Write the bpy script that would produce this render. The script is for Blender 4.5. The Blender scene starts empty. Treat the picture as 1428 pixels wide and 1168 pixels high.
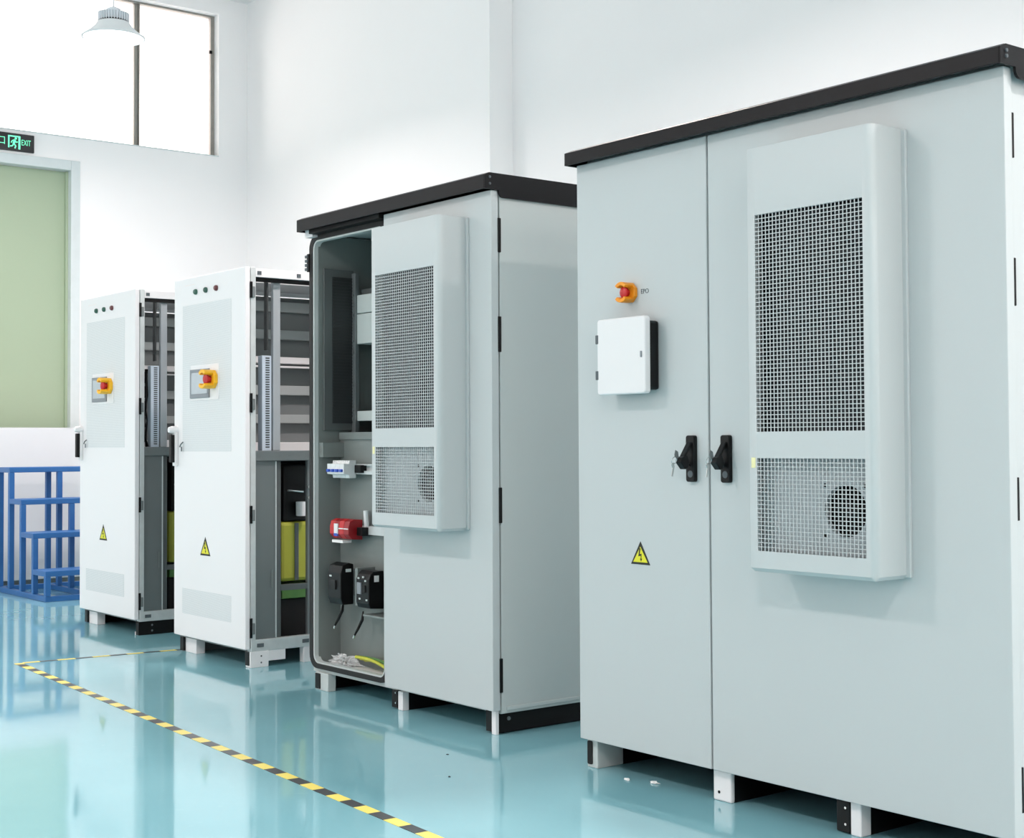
import bpy, bmesh, math, random
from mathutils import Matrix, Vector, noise as mnoise

random.seed(7)
scene = bpy.context.scene
COL = scene.collection

# ------------------------------------------------------------------ camera
F_PX, YAW, PIT, ROL, CY = 2011.7, 0.668068, 0.0295445, -0.0050525, 558.9
cam_d = bpy.data.cameras.new('camera')
cam_d.sensor_fit = 'HORIZONTAL'
cam_d.sensor_width = 36.0
cam_d.lens = F_PX / 1428.0 * 36.0
cam_d.shift_y = (CY - 584.0) / 1428.0
cam_d.clip_start = 0.05
cam = bpy.data.objects.new('camera', cam_d)
COL.objects.link(cam)
_f0 = Vector((-math.cos(YAW), math.sin(YAW), 0))
_r0 = Vector((_f0.y, -_f0.x, 0))
_w = math.cos(PIT) * _f0 + math.sin(PIT) * Vector((0, 0, 1))
_u0 = _r0.cross(_w)
_r = math.cos(ROL) * _r0 + math.sin(ROL) * _u0
_u = -math.sin(ROL) * _r0 + math.cos(ROL) * _u0
_m = Matrix((( _r.x, _u.x, -_w.x, 0), (_r.y, _u.y, -_w.y, 0), (_r.z, _u.z, -_w.z, 1.2), (0, 0, 0, 1)))
cam.matrix_world = _m
scene.camera = cam

# ------------------------------------------------------------------ world and exposure
world = bpy.data.worlds.new('world')
scene.world = world
world.use_nodes = True
_bg = world.node_tree.nodes['Background']
_bg.inputs[0].default_value = (1.0, 0.885, 0.855, 1)
_bg.inputs[1].default_value = 4.0
vs = scene.view_settings
vs.view_transform = 'Standard'
vs.look = 'None'
vs.exposure = 0.13
vs.gamma = 1.0
vs.use_curve_mapping = False
LAMP_W = 94.0
LAMP_COL = (1.0, 0.855, 0.83)

# ------------------------------------------------------------------ materials
def srgb(r, g, b):
    f = lambda c: ((c / 255 + 0.055) / 1.055) ** 2.4 if c / 255 > 0.04045 else c / 255 / 12.92
    return (f(r), f(g), f(b), 1)

def pbr(name, rgb, rough=0.5, metal=0.0, var=0.04, scale=6.0, bump=0.0, bscale=80.0, ior=1.5, emit=None, alpha=None, spec=0.5, trans=0.0):
    m = bpy.data.materials.new(name)
    m.use_nodes = True
    nt = m.node_tree
    b = nt.nodes['Principled BSDF']
    col = srgb(*rgb)
    tc = nt.nodes.new('ShaderNodeTexCoord')
    if var > 0:
        n = nt.nodes.new('ShaderNodeTexNoise')
        n.inputs['Scale'].default_value = scale
        n.inputs['Detail'].default_value = 5
        nt.links.new(tc.outputs['Object'], n.inputs['Vector'])
        mx = nt.nodes.new('ShaderNodeMix'); mx.data_type = 'RGBA'
        a = [max(0, c * (1 - var)) for c in col[:3]] + [1]
        c2 = [min(1, c * (1 + var)) for c in col[:3]] + [1]
        mx.inputs['A'].default_value = a; mx.inputs['B'].default_value = c2
        nt.links.new(n.outputs['Fac'], mx.inputs['Factor'])
        nt.links.new(mx.outputs['Result'], b.inputs['Base Color'])
    else:
        b.inputs['Base Color'].default_value = col
    b.inputs['Roughness'].default_value = rough
    b.inputs['Metallic'].default_value = metal
    b.inputs['IOR'].default_value = ior
    b.inputs['Specular IOR Level'].default_value = spec
    if trans: b.inputs['Transmission Weight'].default_value = trans
    if bump > 0:
        n2 = nt.nodes.new('ShaderNodeTexNoise'); n2.inputs['Scale'].default_value = bscale
        n2.inputs['Detail'].default_value = 3
        nt.links.new(tc.outputs['Object'], n2.inputs['Vector'])
        bp = nt.nodes.new('ShaderNodeBump'); bp.inputs['Strength'].default_value = bump
        bp.inputs['Distance'].default_value = 0.002
        nt.links.new(n2.outputs['Fac'], bp.inputs['Height'])
        nt.links.new(bp.outputs['Normal'], b.inputs['Normal'])
    if emit:
        b.inputs['Emission Color'].default_value = srgb(*emit[0]); b.inputs['Emission Strength'].default_value = emit[1]
    if alpha is not None:
        b.inputs['Alpha'].default_value = alpha
    return m

def floor_material():
    m = bpy.data.materials.new('epoxy_floor'); m.use_nodes = True
    nt = m.node_tree; b = nt.nodes['Principled BSDF']
    tc = nt.nodes.new('ShaderNodeTexCoord')
    n = nt.nodes.new('ShaderNodeTexNoise'); n.inputs['Scale'].default_value = 0.9; n.inputs['Detail'].default_value = 6
    nt.links.new(tc.outputs['Object'], n.inputs['Vector'])
    r = nt.nodes.new('ShaderNodeValToRGB')
    r.color_ramp.elements[0].position = 0.3; r.color_ramp.elements[0].color = srgb(128, 184, 195)
    r.color_ramp.elements[1].position = 0.75; r.color_ramp.elements[1].color = srgb(142, 195, 205)
    nt.links.new(n.outputs['Fac'], r.inputs['Fac'])
    # scattered scuffs
    n3 = nt.nodes.new('ShaderNodeTexNoise'); n3.inputs['Scale'].default_value = 14; n3.inputs['Detail'].default_value = 8
    nt.links.new(tc.outputs['Object'], n3.inputs['Vector'])
    r3 = nt.nodes.new('ShaderNodeValToRGB'); r3.color_ramp.elements[0].position = 0.66; r3.color_ramp.elements[1].position = 0.78
    r3.color_ramp.elements[0].color = (0, 0, 0, 1); r3.color_ramp.elements[1].color = (0.25, 0.25, 0.25, 1)
    nt.links.new(n3.outputs['Fac'], r3.inputs['Fac'])
    mx = nt.nodes.new('ShaderNodeMix'); mx.data_type = 'RGBA'
    mx.inputs['B'].default_value = srgb(164, 208, 216)
    nt.links.new(r3.outputs['Color'], mx.inputs['Factor']); nt.links.new(r.outputs['Color'], mx.inputs['A'])
    nt.links.new(mx.outputs['Result'], b.inputs['Base Color'])
    rr = nt.nodes.new('ShaderNodeMapRange'); rr.inputs['To Min'].default_value = 0.03; rr.inputs['To Max'].default_value = 0.10
    nt.links.new(n.outputs['Fac'], rr.inputs['Value']); nt.links.new(rr.outputs['Result'], b.inputs['Roughness'])
    b.inputs['IOR'].default_value = 2.2
    n2 = nt.nodes.new('ShaderNodeTexNoise'); n2.inputs['Scale'].default_value = 2.2; n2.inputs['Detail'].default_value = 2
    nt.links.new(tc.outputs['Object'], n2.inputs['Vector'])
    bp = nt.nodes.new('ShaderNodeBump'); bp.inputs['Strength'].default_value = 0.05; bp.inputs['Distance'].default_value = 0.02
    nt.links.new(n2.outputs['Fac'], bp.inputs['Height']); nt.links.new(bp.outputs['Normal'], b.inputs['Normal'])
    return m

def perforated_material():
    m = bpy.data.materials.new('perforated_white_steel'); m.use_nodes = True
    nt = m.node_tree; b = nt.nodes['Principled BSDF']
    tc = nt.nodes.new('ShaderNodeTexCoord')
    v = nt.nodes.new('ShaderNodeTexVoronoi'); v.inputs['Scale'].default_value = 150; v.inputs['Randomness'].default_value = 0.0
    nt.links.new(tc.outputs['Object'], v.inputs['Vector'])
    r = nt.nodes.new('ShaderNodeValToRGB'); r.color_ramp.elements[0].position = 0.36; r.color_ramp.elements[1].position = 0.42
    r.color_ramp.elements[0].color = srgb(196, 202, 204); r.color_ramp.elements[1].color = srgb(228, 231, 232)
    nt.links.new(v.outputs['Distance'], r.inputs['Fac']); nt.links.new(r.outputs['Color'], b.inputs['Base Color'])
    b.inputs['Roughness'].default_value = 0.45
    return m

def glass_material():
    m = bpy.data.materials.new('window_glass'); m.use_nodes = True
    nt = m.node_tree; nt.nodes.remove(nt.nodes['Principled BSDF'])
    t = nt.nodes.new('ShaderNodeBsdfTransparent'); t.inputs[0].default_value = (0.96, 0.97, 0.96, 1)
    g = nt.nodes.new('ShaderNodeBsdfGlossy'); g.inputs['Roughness'].default_value = 0.03
    fr = nt.nodes.new('ShaderNodeFresnel'); fr.inputs[0].default_value = 1.25
    mx = nt.nodes.new('ShaderNodeMixShader')
    nt.links.new(fr.outputs[0], mx.inputs[0]); nt.links.new(t.outputs[0], mx.inputs[1]); nt.links.new(g.outputs[0], mx.inputs[2])
    nt.links.new(mx.outputs[0], nt.nodes['Material Output'].inputs[0])
    return m

M = dict(
    wall=pbr('white_wall_paint', (242, 243, 244), 0.85, var=0.015, scale=1.5, bump=0.1, bscale=30),
    ceil=pbr('ceiling_paint', (238, 239, 240), 0.9, var=0.01),
    floor=floor_material(),
    grey=pbr('grey_powder_coat', (190, 198, 199), 0.42, var=0.012, scale=2.0, bump=0.06, bscale=400),
    greyside=pbr('grey_powder_coat_panel', (190, 198, 197), 0.5, var=0.015, scale=2.0, bump=0.06, bscale=400),
    white=pbr('white_powder_coat', (234, 234, 235), 0.4, var=0.008, scale=2.0),
    black=pbr('black_powder_coat', (14, 15, 16), 0.55, spec=0.2, var=0.05, scale=8, bump=0.08, bscale=300),
    roof=pbr('black_roof_coat', (14, 15, 18), 0.42, var=0.06, scale=5, spec=0.22, bump=0.05, bscale=300),
    blackplastic=pbr('black_plastic', (13, 14, 15), 0.4, var=0.05, spec=0.25),
    rubber=pbr('black_rubber', (12, 13, 14), 0.6, var=0.05),
    galv=pbr('galvanised_steel', (208, 214, 214), 0.4, metal=0.3, var=0.14, scale=18),
    galvd=pbr('dull_galvanised_panel', (120, 127, 128), 0.45, metal=0.45, var=0.06, scale=5),
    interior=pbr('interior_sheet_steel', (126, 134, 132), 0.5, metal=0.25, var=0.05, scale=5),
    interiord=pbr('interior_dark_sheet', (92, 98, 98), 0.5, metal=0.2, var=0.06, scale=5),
    module=pbr('module_face', (196, 206, 204), 0.5, var=0.02),
    fanplate=pbr('fan_plate_grey', (168, 178, 182), 0.5, var=0.02),
    rackrail=pbr('racking_rail_grey', (172, 179, 179), 0.5, var=0.03, scale=5),
    upright=pbr('upright_steel', (168, 174, 178), 0.4, metal=0.2, var=0.06),
    racking=pbr('racking_sheet_grey', (122, 128, 129), 0.5, var=0.04, scale=5),
    vent=pbr('vent_dark', (46, 50, 51), 0.6, var=0.08, scale=30),
    perf=perforated_material(),
    coil=pbr('condenser_coil', (44, 51, 56), 0.55, metal=0.2, var=0.18, scale=40),
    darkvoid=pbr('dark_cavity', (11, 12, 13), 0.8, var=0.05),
    orange=pbr('orange_plastic', (238, 150, 22), 0.4, var=0.03),
    yellowshroud=pbr('yellow_plastic', (248, 186, 30), 0.4, var=0.03),
    red=pbr('red_plastic', (190, 30, 34), 0.35, var=0.05),
    darkred=pbr('deep_red_plastic', (150, 22, 30), 0.4, var=0.05),
    yellow=pbr('warning_yellow', (222, 218, 40), 0.5, var=0.02),
    palesticker=pbr('pale_yellow_sticker', (232, 230, 176), 0.5, var=0.08, scale=60),
    ink=pbr('black_ink', (28, 30, 24), 0.6, var=0.0),
    greyink=pbr('grey_ink', (84, 92, 96), 0.6, var=0.0),
    paleink=pbr('pale_print', (240, 226, 220), 0.6, var=0.0),
    chrome=pbr('chrome_key', (210, 212, 210), 0.2, metal=0.9, var=0.05),
    whiteplastic=pbr('white_plastic', (228, 229, 230), 0.35, var=0.01),
    breaker=pbr('breaker_white', (226, 230, 230), 0.4, var=0.02),
    blue=pbr('blue_toggle', (44, 84, 190), 0.4, var=0.03),
    stair=pbr('blue_paint_steel', (46, 104, 166), 0.4, var=0.1, scale=9, bump=0.1, bscale=50),
    doorgreen=pbr('green_door_paint', (160, 178, 152), 0.5, var=0.02, scale=1.2),
    frame=pbr('door_frame_paint', (206, 216, 218), 0.5, var=0.06, scale=12),
    alu=pbr('aluminium_window_frame', (150, 148, 142), 0.45, metal=0.4, var=0.1, scale=20),
    glass=glass_material(),
    signblack=pbr('sign_black', (38, 38, 40), 0.4, var=0.02),
    signgreen=pbr('sign_green_lit', (120, 235, 190), 0.5, var=0.0, emit=((110, 235, 185), 0.75)),
    lampshade=pbr('lamp_grey_shade', (232, 236, 238), 0.4, var=0.02),
    lampfin=pbr('lamp_aluminium', (226, 232, 238), 0.5, metal=0.0, var=0.04),
    diffuser=pbr('lamp_diffuser', (255, 255, 255), 0.5, var=0.0, emit=((255, 255, 255), 3.0)),
    tapeyellow=pbr('tape_yellow', (240, 222, 110), 0.35, var=0.06, scale=12),
    tapeblack=pbr('tape_black', (58, 62, 66), 0.35, var=0.1, scale=12),
    duct=pbr('wiring_duct_plastic', (196, 208, 220), 0.5, var=0.03),
    olive=pbr('olive_yellow_insulation', (168, 172, 60), 0.55, var=0.08, scale=12),
    green=pbr('green_insulation', (92, 140, 74), 0.55, var=0.08, scale=12),
    cableyg=pbr('yellow_green_cable', (196, 200, 60), 0.45, var=0.25, scale=25),
    screen=pbr('touch_screen', (186, 194, 200), 0.25, var=0.05, scale=30),
    bezel=pbr('screen_bezel', (132, 138, 144), 0.4, var=0.02),
    led_green=pbr('green_lens', (50, 92, 78), 0.3, var=0.0),
    led_red=pbr('red_lens', (110, 60, 62), 0.3, var=0.0),
    film=pbr('clear_plastic_film', (236, 240, 240), 0.12, var=0.05, scale=20, alpha=0.4, ior=1.4),
    paper=pbr('white_paper', (236, 238, 236), 0.7, var=0.04, scale=25),
    speck=pbr('dark_speck', (40, 46, 50), 0.7, var=0.0),
    door_in=pbr('white_box_enamel', (228, 229, 230), 0.45, var=0.01),
)

# ------------------------------------------------------------------ mesh helpers (all in world metres)
ORIGIN = {}

class MB:
    def __init__(s): s.v = []; s.f = []
    def box(s, x0, x1, y0, y1, z0, z1):
        i = len(s.v)
        s.v += [(x0,y0,z0),(x1,y0,z0),(x1,y1,z0),(x0,y1,z0),(x0,y0,z1),(x1,y0,z1),(x1,y1,z1),(x0,y1,z1)]
        s.f += [(i,i+3,i+2,i+1),(i+4,i+5,i+6,i+7),(i,i+1,i+5,i+4),(i+1,i+2,i+6,i+5),(i+2,i+3,i+7,i+6),(i+3,i,i+4,i+7)]
        return s
    def quad(s, *p):
        i = len(s.v); s.v += list(p); s.f.append(tuple(range(i, i + len(p)))); return s
    def prism(s, pts, axis, a, b):
        """pts: 2-D polygon in the two remaining axes (in x,y,z order), extruded from a to b."""
        def mk(p, t):
            if axis == 'x': return (t, p[0], p[1])
            if axis == 'y': return (p[0], t, p[1])
            return (p[0], p[1], t)
        n = len(pts); i = len(s.v)
        s.v += [mk(p, a) for p in pts] + [mk(p, b) for p in pts]
        s.f.append(tuple(range(i, i + n))); s.f.append(tuple(range(i + 2*n - 1, i + n - 1, -1)))
        for k in range(n):
            j = (k + 1) % n
            s.f.append((i + k, i + n + k, i + n + j, i + j))
        return s
    def ring(s, outer, inner, axis, a, b):
        """closed frame between two polygons with the same vertex count."""
        def mk(p, t):
            if axis == 'x': return (t, p[0], p[1])
            if axis == 'y': return (p[0], t, p[1])
            return (p[0], p[1], t)
        n = len(outer); i = len(s.v)
        s.v += [mk(p, a) for p in outer] + [mk(p, a) for p in inner] + [mk(p, b) for p in outer] + [mk(p, b) for p in inner]
        for k in range(n):
            j = (k + 1) % n
            s.f += [(i+k, i+j, i+n+j, i+n+k), (i+2*n+k, i+3*n+k, i+3*n+j, i+2*n+j),
                    (i+k, i+2*n+k, i+2*n+j, i+j), (i+n+k, i+n+j, i+3*n+j, i+3*n+k)]
        return s
    def tube(s, path, r, n=8, caps=True):
        i = len(s.v); P = [Vector(p) for p in path]; m = len(P)
        prev = None
        for k, p in enumerate(P):
            d = (P[min(k+1, m-1)] - P[max(k-1, 0)]).normalized()
            if prev is None:
                a = d.cross(Vector((0,0,1)))
                if a.length < 1e-3: a = d.cross(Vector((1,0,0)))
            else:
                a = prev - d * prev.dot(d)
            a.normalize(); prev = a; b = d.cross(a)
            rr = r[k] if isinstance(r, (list, tuple)) else r
            for q in range(n):
                t = 2*math.pi*q/n
                s.v.append(tuple(p + a*math.cos(t)*rr + b*math.sin(t)*rr))
        for k in range(m-1):
            for q in range(n):
                q2 = (q+1) % n
                s.f.append((i+k*n+q, i+k*n+q2, i+(k+1)*n+q2, i+(k+1)*n+q))
        if caps:
            s.f.append(tuple(i+q for q in range(n-1, -1, -1))); s.f.append(tuple(i+(m-1)*n+q for q in range(n)))
        return s
    def lathe(s, prof, c, n=32, axis='z', close=False):
        i = len(s.v); m = len(prof)
        for (r, h) in prof:
            for q in range(n):
                t = 2*math.pi*q/n; a, b = r*math.cos(t), r*math.sin(t)
                if axis == 'z': s.v.append((c[0]+a, c[1]+b, c[2]+h))
                elif axis == 'y': s.v.append((c[0]+a, c[1]+h, c[2]+b))
                else: s.v.append((c[0]+h, c[1]+a, c[2]+b))
        for k in range(m-1):
            for q in range(n):
                q2 = (q+1) % n
                s.f.append((i+k*n+q, i+k*n+q2, i+(k+1)*n+q2, i+(k+1)*n+q))
        if close:
            s.f.append(tuple(i+q for q in range(n))); s.f.append(tuple(i+(m-1)*n+q for q in range(n-1,-1,-1)))
        return s
    def build(s, name, mat, parent=None, bevel=0.0, seg=2, smooth=False, org=None):
        o3 = ORIGIN[parent.name] if parent else (org or (0,0,0))
        me = bpy.data.meshes.new(name)
        me.from_pydata([(v[0]-o3[0], v[1]-o3[1], v[2]-o3[2]) for v in s.v], [], s.f)
        bm = bmesh.new(); bm.from_mesh(me); bmesh.ops.recalc_face_normals(bm, faces=bm.faces); bm.to_mesh(me); bm.free()
        me.materials.append(M[mat] if isinstance(mat, str) else mat)
        o = bpy.data.objects.new(name, me); COL.objects.link(o)
        if parent: o.parent = parent
        else: o.location = o3
        ORIGIN[o.name] = o3
        if smooth:
            for p in me.polygons: p.use_smooth = True
            me.set_sharp_from_angle(angle=math.radians(40))
        if bevel > 0:
            b = o.modifiers.new('bevel', 'BEVEL'); b.width = bevel; b.segments = seg; b.limit_method = 'ANGLE'; b.angle_limit = math.radians(40)
            b.harden_normals = False
        return o

def B(*a): return MB().box(*a)

def empty(name, loc):
    o = bpy.data.objects.new(name, None); COL.objects.link(o); o.location = loc; o.empty_display_size = 0.1
    ORIGIN[o.name] = tuple(loc); return o

def tag(o, label=None, cat=None, group=None, kind=None):
    if label: o['label'] = label
    if cat: o['category'] = cat
    if group: o['group'] = group
    if kind: o['kind'] = kind
    return o

def rrect(x0, x1, z0, z1, r, n=6):
    pts = []
    for cx, cz, a0 in ((x1-r, z0+r, -90), (x1-r, z1-r, 0), (x0+r, z1-r, 90), (x0+r, z0+r, 180)):
        for k in range(n+1):
            a = math.radians(a0 + 90*k/n); pts.append((cx + r*math.cos(a), cz + r*math.sin(a)))
    return pts

def text_mesh(name, body, size, mat, loc, rot, parent, extrude=0.0006, align='LEFT', xscale=1.0):
    cu = bpy.data.curves.new('lettering', 'FONT'); cu.body = body; cu.size = size; cu.extrude = extrude
    cu.align_x = align; cu.align_y = 'CENTER'; cu.resolution_u = 3
    t = bpy.data.objects.new('lettering_tmp', cu); COL.objects.link(t)
    dg = bpy.context.evaluated_depsgraph_get()
    me = bpy.data.meshes.new_from_object(t.evaluated_get(dg))
    bpy.data.objects.remove(t); bpy.data.curves.remove(cu)
    mt = Matrix.Translation(Vector(loc) - Vector(ORIGIN[parent.name])) @ rot.to_4x4() @ Matrix.Diagonal((xscale, 1, 1, 1))
    me.transform(mt); me.materials.clear(); me.materials.append(M[mat]); me.name = name
    o = bpy.data.objects.new(name, me); COL.objects.link(o); o.parent = parent; ORIGIN[o.name] = ORIGIN[parent.name]
    return o
ROT_FRONT = Matrix(((1,0,0),(0,0,-1),(0,1,0)))         # text in the x-z plane, read from -y
ROT_END = Matrix(((0,0,1),(1,0,0),(0,1,0)))            # text in the y-z plane, read from +x

# ------------------------------------------------------------------ the room
XE, YB, YB2, XS = -13.2, 6.98, 7.216, -9.113
ZC = 5.72
XR, YF = 3.6, -5.2
struct = lambda o: tag(o, kind='structure')
struct(B(XE-0.4, XR+0.3, YF-0.3, YB2+0.3, -0.12, 0).build('floor', 'floor'))
struct(B(XE-0.3, XR+0.3, YF-0.3, YB2+0.3, ZC, ZC+0.15).build('ceiling', 'ceil'))
wb = MB().prism([(XE-0.3, YB), (XS, YB), (XS, YB2), (XR+0.3, YB2), (XR+0.3, YB2+0.3), (XE-0.3, YB2+0.3)], 'z', 0, ZC)
struct(wb.build('wall_back', 'wall'))
# end wall with door and window openings
DY0, DY1, DZ = 2.2, 5.178, 3.84
WY0, WY1, WZ0, WZ1 = 1.4, 6.66, 4.118, 5.56
we = MB()
t0, t1 = XE-0.3, XE
we.box(t0, t1, YF, DY0, 0, DZ).box(t0, t1, DY1, YB, 0, DZ).box(t0, t1, YF, YB, DZ, WZ0)
we.box(t0, t1, YF, WY0, WZ0, WZ1).box(t0, t1, WY1, YB, WZ0, WZ1).box(t0, t1, YF, YB, WZ1, ZC)
struct(we.build('wall_left', 'wall'))
# wall on the camera side with an added window band for fill daylight, and the right end wall
wf = MB(); a0, a1 = YF-0.3, YF
FZ0, FZ1 = 1.0, 4.6
wf.box(XE-0.3, XR+0.3, a0, a1, 0, FZ0).box(XE-0.3, XR+0.3, a0, a1, FZ1, ZC)
bays = [(-11.8, -9.0), (-7.6, -4.8)]
xs = [XE-0.3] + [q for b in bays for q in b] + [XR+0.3]
for k in range(0, len(xs), 2): wf.box(xs[k], xs[k+1], a0, a1, FZ0, FZ1)
struct(wf.build('wall_front', 'wall'))
RY0, RY1, RZ0, RZ1 = -2.0, 6.9, 1.7, 5.4
struct(B(XR, XR+0.3, YF, RY0, 0, ZC).box(XR, XR+0.3, RY1, YB2, 0, ZC).box(XR, XR+0.3, RY0, RY1, 0, RZ0).box(XR, XR+0.3, RY0, RY1, RZ1, ZC).build('wall_right', 'wall'))
wr = B(XR+0.15, XR+0.2, RY0, RY1, RZ0, RZ0+0.05).box(XR+0.15, XR+0.2, RY0, RY1, RZ1-0.05, RZ1)  # unseen window, added to brighten the faces turned right
ry = [RY0, 0.2, 2.4, 4.6, RY1]
for y in ry: wr.box(XR+0.15, XR+0.2, max(y-0.025, RY0), min(y+0.025, RY1), RZ0+0.05, RZ1-0.05)
wro = struct(wr.build('window_%d' % (len(bays)+2), 'alu', org=(XR+0.17, RY0, RZ0)))
for k in range(4): B(XR+0.17, XR+0.175, ry[k]+0.025, ry[k+1]-0.025, RZ0+0.05, RZ1-0.05).build('pane', 'glass', wro)
for k, (b0, b1) in enumerate(bays):  # unseen camera-side windows, added to let fill daylight in
    w = B(b0, b1, YF-0.2, YF-0.15, FZ0, FZ0+0.05).box(b0, b1, YF-0.2, YF-0.15, FZ1-0.05, FZ1).box(b0, b0+0.05, YF-0.2, YF-0.15, FZ0, FZ1).box(b1-0.05, b1, YF-0.2, YF-0.15, FZ0, FZ1)
    w.box((b0+b1)/2-0.02, (b0+b1)/2+0.02, YF-0.2, YF-0.15, FZ0, FZ1)
    o = struct(w.build('window_%d' % (k+2), 'alu', org=(b0, YF-0.18, FZ0)))
    B(b0+0.05, (b0+b1)/2-0.02, YF-0.18, YF-0.175, FZ0+0.05, FZ1-0.05).build('pane', 'glass', o)
    B((b0+b1)/2+0.02, b1-0.05, YF-0.18, YF-0.175, FZ0+0.05, FZ1-0.05).build('pane', 'glass', o)

# window in the end wall
wx = XE - 0.13
win = struct(B(wx-0.03, wx+0.03, WY0, WY1, WZ0, WZ0+0.012).build('window_1', 'alu', org=(wx, WY0, WZ0)))
B(wx-0.03, wx+0.03, WY0, WY1, WZ1-0.02, WZ1).build('head_rail', 'alu', win)
mull = [2.35, 4.1, 5.835]
for y in mull:
    B(wx-0.03, wx+0.012, y-0.026, y+0.01, WZ0+0.012, WZ1-0.02).build('mullion', 'alu', win, bevel=0.003)
    B(wx-0.02, wx+0.03, y+0.012, y+0.024, WZ0+0.012, WZ1-0.02).build('mullion_cap', 'alu', win, bevel=0.002)
for y in (WY0+0.02, WY1-0.02):
    B(wx-0.03, wx+0.03, y-0.02, y+0.02, WZ0+0.012, WZ1-0.02).build('jamb', 'alu', win, bevel=0.003)
B(wx+0.03, wx+0.045, WY1-0.06, WY1-0.03, 5.17, 5.2).build('window_latch', 'blackplastic', win)
ys = [WY0+0.04] + mull + [WY1-0.04]
for k in range(4):
    B(wx-0.004, wx+0.002, ys[k]+0.01, ys[k+1]-0.01, WZ0+0.012, WZ1-0.02).build('pane', 'glass', win)
MB().box(XE-0.29, XE+0.004, WY0, WY1, WZ0-0.012, WZ0).build('window_sill', 'frame', win)

# tall green door
dr = struct(B(XE-0.13, XE-0.09, DY0+0.05, DY1-0.045, 0.01, DZ-0.05).build('door_1', 'doorgreen', org=(XE-0.11, DY0, 0)))
fr = MB().box(XE-0.16, XE+0.012, DY1-0.05, DY1+0.04, 0, DZ+0.05).box(XE-0.16, XE+0.012, DY0-0.04, DY0+0.05, 0, DZ+0.05).box(XE-0.16, XE+0.012, DY0+0.05, DY1-0.05, DZ-0.045, DZ+0.05)
fr.build('door_frame', 'frame', dr, bevel=0.006)
B(XE-0.09, XE-0.075, 3.70, 3.706, 0.01, DZ-0.05).build('leaf_joint', 'frame', dr)
B(XE-0.09, XE-0.06, DY1-0.075, DY1-0.05, 0.01, DZ-0.05).build('door_stop', 'doorgreen', dr)

# ------------------------------------------------------------------ exit sign
sg = empty('exit_sign', (XE, 4.45, 3.99))
B(XE, XE+0.025, 4.075, 4.771, 3.912, 4.075).build('sign_box', 'signblack', sg, bevel=0.004)
xt = XE + 0.0262
text_mesh('lettering', 'EXIT', 0.075, 'signgreen', (xt, 4.648, 3.994), ROT_END, sg, xscale=0.58)
text_mesh('lettering', '安全出口', 0.085, 'signgreen', (xt, 4.508, 3.994), ROT_END, sg, align='RIGHT', xscale=0.95)
ic = MB()
ic.box(xt-0.001, xt+0.001, 4.527, 4.54, 3.938, 4.052).box(xt-0.001, xt+0.001, 4.54, 4.64, 4.04, 4.052).box(xt-0.001, xt+0.001, 4.622, 4.64, 3.93, 4.04)
ic.build('doorway_pictogram', 'signgreen', sg)
def stroke(mb, pts, w):
    for (ya, za), (yb_, zb) in zip(pts, pts[1:]):
        d = Vector((yb_-ya, zb-za)); L = d.length; d /= L; n = Vector((-d.y, d.x))*w/2
        p = [(ya+n.x, za+n.y), (yb_+n.x, zb+n.y), (yb_-n.x, zb-n.y), (ya-n.x, za-n.y)]
        mb.prism(p, 'x', xt-0.001, xt+0.0012)
rn = MB()
stroke(rn, [(4.590, 4.015), (4.578, 3.975)], 0.020)
stroke(rn, [(4.578, 3.978), (4.598, 3.960), (4.590, 3.935)], 0.011)
stroke(rn, [(4.578, 3.978), (4.566, 3.955), (4.545, 3.952)], 0.011)
stroke(rn, [(4.588, 4.012), (4.565, 4.005), (4.556, 3.985)], 0.009)
stroke(rn, [(4.588, 4.010), (4.603, 3.992), (4.616, 3.998)], 0.009)
hd = [(4.598+0.011*math.cos(k*math.pi/5), 4.028+0.011*math.sin(k*math.pi/5)) for k in range(10)]
rn.prism(hd, 'x', xt-0.001, xt+0.0012)
rn.build('running_figure', 'signgreen', sg)
tag(sg, 'black exit sign with glowing green lettering and running figure above green door', 'sign')

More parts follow.
